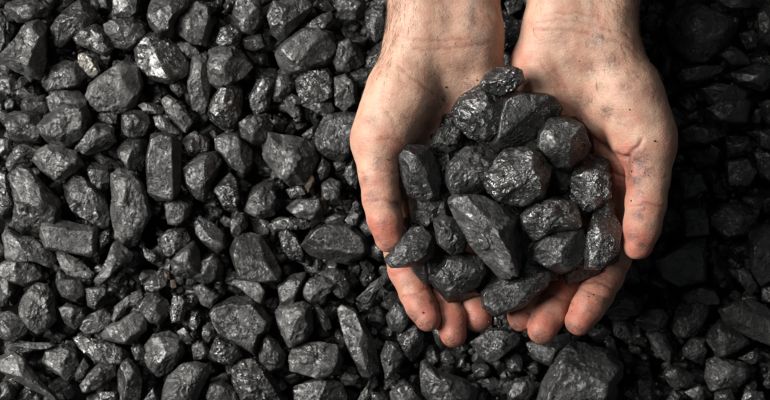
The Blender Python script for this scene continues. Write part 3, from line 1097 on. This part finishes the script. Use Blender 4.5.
def skin_material():
    m, nt, b = nodes('skin')
    L = nt.links.new
    at_ = N(nt, 'ShaderNodeVertexColor', layer_name='tone')      # R = flush, G = coal dust, B = vein
    sp = N(nt, 'ShaderNodeSeparateColor')
    L(at_.outputs['Color'], sp.inputs[0])
    tc = N(nt, 'ShaderNodeTexCoord')
    P = tc.outputs['Object']
    n1 = N(nt, 'ShaderNodeTexNoise', Scale=95.0, Detail=5.0, Roughness=0.6)
    L(P, n1.inputs['Vector'])
    n2 = N(nt, 'ShaderNodeTexNoise', Scale=420.0, Detail=4.0, Roughness=0.6)
    L(P, n2.inputs['Vector'])
    pale, pink = (0.47, 0.30, 0.215, 1), (0.36, 0.122, 0.082, 1)
    mott = N(nt, 'ShaderNodeMapRange')
    mott.inputs['From Min'].default_value, mott.inputs['From Max'].default_value = 0.38, 0.68
    mott.inputs['To Min'].default_value, mott.inputs['To Max'].default_value = -0.05, 0.50
    L(n1.outputs['Fac'], mott.inputs['Value'])
    addr = N(nt, 'ShaderNodeMath', operation='ADD', use_clamp=True)
    L(mott.outputs[0], addr.inputs[0])
    L(sp.outputs[0], addr.inputs[1])
    mx = N(nt, 'ShaderNodeMix', data_type='RGBA')
    mx.inputs[6].default_value = pale
    mx.inputs[7].default_value = pink
    L(addr.outputs[0], mx.inputs[0])
    vn = N(nt, 'ShaderNodeMix', data_type='RGBA')
    vn.inputs[7].default_value = (0.30, 0.26, 0.24, 1)
    L(sp.outputs[2], vn.inputs[0])
    L(mx.outputs[2], vn.inputs[6])
    # coal dust: streaky, caught in the pores
    n3 = N(nt, 'ShaderNodeTexNoise', Scale=330.0, Detail=8.0, Roughness=0.8, Distortion=0.9)
    L(P, n3.inputs['Vector'])
    pr = N(nt, 'ShaderNodeMapRange')
    pr.inputs['From Min'].default_value, pr.inputs['From Max'].default_value = 0.34, 0.62
    L(n3.outputs['Fac'], pr.inputs['Value'])
    amb = N(nt, 'ShaderNodeMath', operation='ADD')
    amb.inputs[1].default_value = 0.12
    L(sp.outputs[1], amb.inputs[0])
    dm = N(nt, 'ShaderNodeMath', operation='MULTIPLY', use_clamp=True)
    L(amb.outputs[0], dm.inputs[0])
    L(pr.outputs[0], dm.inputs[1])
    # little black specks
    vo = N(nt, 'ShaderNodeTexVoronoi', Scale=210.0)
    L(P, vo.inputs['Vector'])
    vs = N(nt, 'ShaderNodeMapRange')
    vs.inputs['From Min'].default_value, vs.inputs['From Max'].default_value = 0.05, 0.13
    vs.inputs['To Min'].default_value, vs.inputs['To Max'].default_value = 0.55, 0.0
    L(vo.outputs['Distance'], vs.inputs['Value'])
    vg = N(nt, 'ShaderNodeMath', operation='MULTIPLY')
    L(vs.outputs[0], vg.inputs[0])
    n4 = N(nt, 'ShaderNodeMapRange')
    n4.inputs['From Min'].default_value, n4.inputs['From Max'].default_value = 0.5, 0.62
    L(n1.outputs['Fac'], n4.inputs['Value'])
    L(n4.outputs[0], vg.inputs[1])
    mxm = N(nt, 'ShaderNodeMath', operation='MAXIMUM')
    L(dm.outputs[0], mxm.inputs[0])
    L(vg.outputs[0], mxm.inputs[1])
    ds = N(nt, 'ShaderNodeMix', data_type='RGBA')
    ds.inputs[7].default_value = (0.085, 0.055, 0.045, 1)
    L(mxm.outputs[0], ds.inputs[0])
    L(vn.outputs[2], ds.inputs[6])
    L(ds.outputs[2], b.inputs['Base Color'])
    b.inputs['Roughness'].default_value = 0.52
    b.inputs['Specular IOR Level'].default_value = 0.38
    b.inputs['Subsurface Weight'].default_value = 0.18
    b.inputs['Subsurface Radius'].default_value = (1.0, 0.36, 0.2)
    b.inputs['Subsurface Scale'].default_value = 0.0025
    # bump: fine skin cells, soft wrinkles
    mp = N(nt, 'ShaderNodeMapping')
    mp.inputs['Scale'].default_value = (1.0, 2.2, 1.0)
    L(P, mp.inputs['Vector'])
    v2 = N(nt, 'ShaderNodeTexVoronoi', Scale=560.0, feature='DISTANCE_TO_EDGE')
    L(mp.outputs[0], v2.inputs['Vector'])
    n5 = N(nt, 'ShaderNodeTexNoise', Scale=300.0, Detail=5.0, Roughness=0.6, Distortion=0.8)
    L(mp.outputs[0], n5.inputs['Vector'])
    b1 = N(nt, 'ShaderNodeBump', Strength=0.4, Distance=0.0004)
    b2 = N(nt, 'ShaderNodeBump', Strength=0.42, Distance=0.0009)
    L(v2.outputs['Distance'], b1.inputs['Height'])
    L(n5.outputs['Fac'], b2.inputs['Height'])
    L(b1.outputs[0], b2.inputs['Normal'])
    L(b2.outputs[0], b.inputs['Normal'])
    return m
SKIN = skin_material()

def blobs(Q, L_):
    r = np.zeros(len(Q))
    for x, y, s, a in L_:
        r = np.maximum(r, a * np.exp(-((Q[:, 0] - x) ** 2 + (Q[:, 1] - y) ** 2) / (1.3 * s * s)))
    return r

def build_hand(H, x0, x1, grooves, dirt, red, vein, parent, label):
    a = at(x0, 362, 80)
    b = at(x1, -330, 80)
    h = 0.95
    lo = np.array([a[0], a[1], 30.0])
    hi = np.array([b[0], b[1], 152.0])
    n = np.ceil((hi - lo) / h).astype(int)
    Fg = np.empty(n, np.float32)
    ys = lo[1] + h * np.arange(n[1])
    zs = lo[2] + h * np.arange(n[2])
    Y, Z = np.meshgrid(ys, zs, indexing='ij')
    step = 12
    for i in range(0, n[0], step):
        xs = lo[0] + h * np.arange(i, min(i + step, n[0]))
        p = np.empty((len(xs), n[1], n[2], 3), np.float32)
        p[..., 0] = xs[:, None, None]
        p[..., 1] = Y
        p[..., 2] = Z
        Fg[i:i + len(xs)] = hand_sdf(p, H)
    V, Q = surface_net(Fg, lo, h)
    for _ in range(2):                                   # pull the net exactly onto the surface
        f = hand_sdf(V, H)
        g_ = np.stack([hand_sdf(V + e, H) - hand_sdf(V - e, H) for e in np.eye(3) * 0.2], 1) / 0.4
        V = V - f[:, None] * g_ / np.maximum((g_ * g_).sum(1), 0.2)[:, None]
    nn = vnormals(V, Q)
    px = to_px(V)
    upw = np.clip(nn[:, 2] * 2.0, 0, 1)
    grooves = [(a_, b_, c_ * (0.6 if 0.3 < c_ < 0.79 else 1)) for a_, b_, c_ in grooves]
    wob = np.stack([perlin(V / 6.0), perlin(V / 6.0 + 40)], 1) * 1.6
    d = np.zeros(len(V))
    for pts, wd, dp in grooves:
        dd = polydist(px + wob, pts)
        d -= dp * np.exp(-(dd / wd) ** 2)
        if dp > 0.45:
            d += 0.22 * dp * np.exp(-((dd - 2.3 * wd) / (1.6 * wd)) ** 2)
    d *= upw
    d += 0.55 * fbm(V / 17.0, 2) + 0.10 * perlin(V / 3.2)
    V = V + nn * d[:, None]
    # tones
    R = blobs(px, red) * 1.05
    G = blobs(px + wob * 1.5, dirt) * 1.9
    Bv = np.zeros(len(V))
    for pts, wd, s in vein:
        Bv = np.maximum(Bv, s * np.exp(-(polydist(px + wob, pts) / wd) ** 2))
    for pts, wd, dp in grooves:
        if dp > 0:
            dd = polydist(px + wob, pts)
            R += 0.55 * dp * np.exp(-(dd / wd) ** 2)
            G += 1.1 * dp * np.exp(-(dd / (wd * .6)) ** 2)
    me = make_mesh('arm', V, Q, SKIN)
    ca = me.color_attributes.new('tone', 'FLOAT_COLOR', 'POINT')
    ca.data.foreach_set('color', np.stack([R, G, Bv, np.ones(len(V))], 1).astype(np.float32).clip(0, 1).ravel())
    o = link('arm', me, parent=parent, label=label)
    return o, V, nn, px

person = link('person', None, at(512, 120, 0), label='person cupping both bare coal-smudged hands together, palms up, under a heap of coal', category='person')
pl = np.array(person.location)

armL, VL, NL, PL = build_hand(LEFT, 335, 512, GROOVE_L, DIRT_L, RED_L,
    [([(472, -20), (470, 20), (476, 44)], 4, .35), ([(448, -20), (442, 30)], 4, .15)], person, 'arm and cupped hand at the left of the photo, thumb outermost')
armR, VR, NR, PR = build_hand(RIGHT, 492, 695, GROOVE_R, DIRT_R, RED_R,
    [([(585, -20), (592, 20), (600, 44)], 4, .22), ([(560, 20), (566, 60)], 4, .12)], person, 'arm and cupped hand at the right of the photo, smudged thumb')
for o in (armL, armR):
    o.location = tuple(-pl)

# fine arm hair
mh, nt, b = nodes('hair')
b.inputs['Base Color'].default_value = (0.09, 0.05, 0.03, 1)
b.inputs['Roughness'].default_value = 0.5

def hair(V, Nn, P, weight, count, parent, seed, dirx):
    rng = np.random.RandomState(seed)
    ok = np.where((P[:, 1] < 95) & (P[:, 1] > -80) & (Nn[:, 2] > -0.45))[0]
    wgt = weight(P[ok], Nn[ok])
    pick = rng.choice(ok, count, p=wgt / wgt.sum())
    vs, fs = [], []
    n = 0
    for i in pick:
        p, nn = V[i], Nn[i]
        d = np.array([dirx * rng.uniform(0.1, 1.1), -1.0 + rng.uniform(-.5, .5), 0])
        d -= nn * (d @ nn)
        d /= np.linalg.norm(d)
        side = np.cross(nn, d)
        ln = rng.uniform(4, 10)
        bend = rng.uniform(-.5, .5)
        r0 = rng.uniform(0.05, 0.085)
        K_ = 5
        for k in range(K_):
            t = k / (K_ - 1)
            c = p + d * ln * t + side * bend * ln * t * t * 0.6 + nn * (0.9 * math.sin(t * 2.6) + 0.05)
            r = r0 * (1 - 0.75 * t)
            for a in range(3):
                an = a * 2.094
                vs.append(c + r * (side * math.cos(an) + nn * math.sin(an)))
            if k:
                for a in range(3):
                    b_ = (a + 1) % 3
                    fs.append((n + 3 * (k - 1) + a, n + 3 * (k - 1) + b_, n + 3 * k + b_, n + 3 * k + a))
        n += 3 * K_
    o = link('arm_hair', make_mesh('arm_hair', np.array(vs), np.array(fs), mh), parent=parent, kind='stuff')
    return o

hair(VL, NL, PL, lambda P, n: 0.04 + np.exp(-((P[:, 0] - 390) / 14) ** 2) * np.clip((85 - P[:, 1]) / 50, 0, 1.4) + 0.25 * np.clip((45 - P[:, 1]) / 60, 0, 1), 900, armL, 1, -0.4)
hair(VR, NR, PR, lambda P, n: 0.02 + np.exp(-((P[:, 0] - 638) / 22) ** 2) * np.clip((85 - P[:, 1]) / 50, 0, 1.4) + 0.3 * np.clip((45 - P[:, 1]) / 60, 0, 1) * (P[:, 0] > 570), 1100, armR, 2, 0.4)

# coal grit stuck to the skin round the heap
rng = np.random.RandomState(77)
items = []
for V_, N_, P_ in ((VL, NL, PL), (VR, NR, PR)):
    w_ = np.exp(-(((P_[:, 0] - 512) / 100) ** 2 + ((P_[:, 1] - 200) / 105) ** 2)) + 0.03 * (P_[:, 1] > 90)
    w_ = w_ * (N_[:, 2] > 0.45) * (P_[:, 1] > 0)
    for i in rng.choice(len(V_), 170, p=w_ / w_.sum()):
        V, Fc = ICO[2]
        r = 0.16 + 0.5 * rng.uniform() ** 3
        n = V * r * rng.uniform(0.6, 1.2, 3) * (1 + 0.3 * perlin(V * 1.3 + rng.uniform(0, 90)))[:, None]
        items.append((n @ rot_rand(rng).T + V_[i] + N_[i] * r * 0.4, Fc))
link('coal_grit', merged('coal_grit', items, MAT['d']), kind='stuff', label='black coal grit stuck to the skin around the held heap', category='coal')
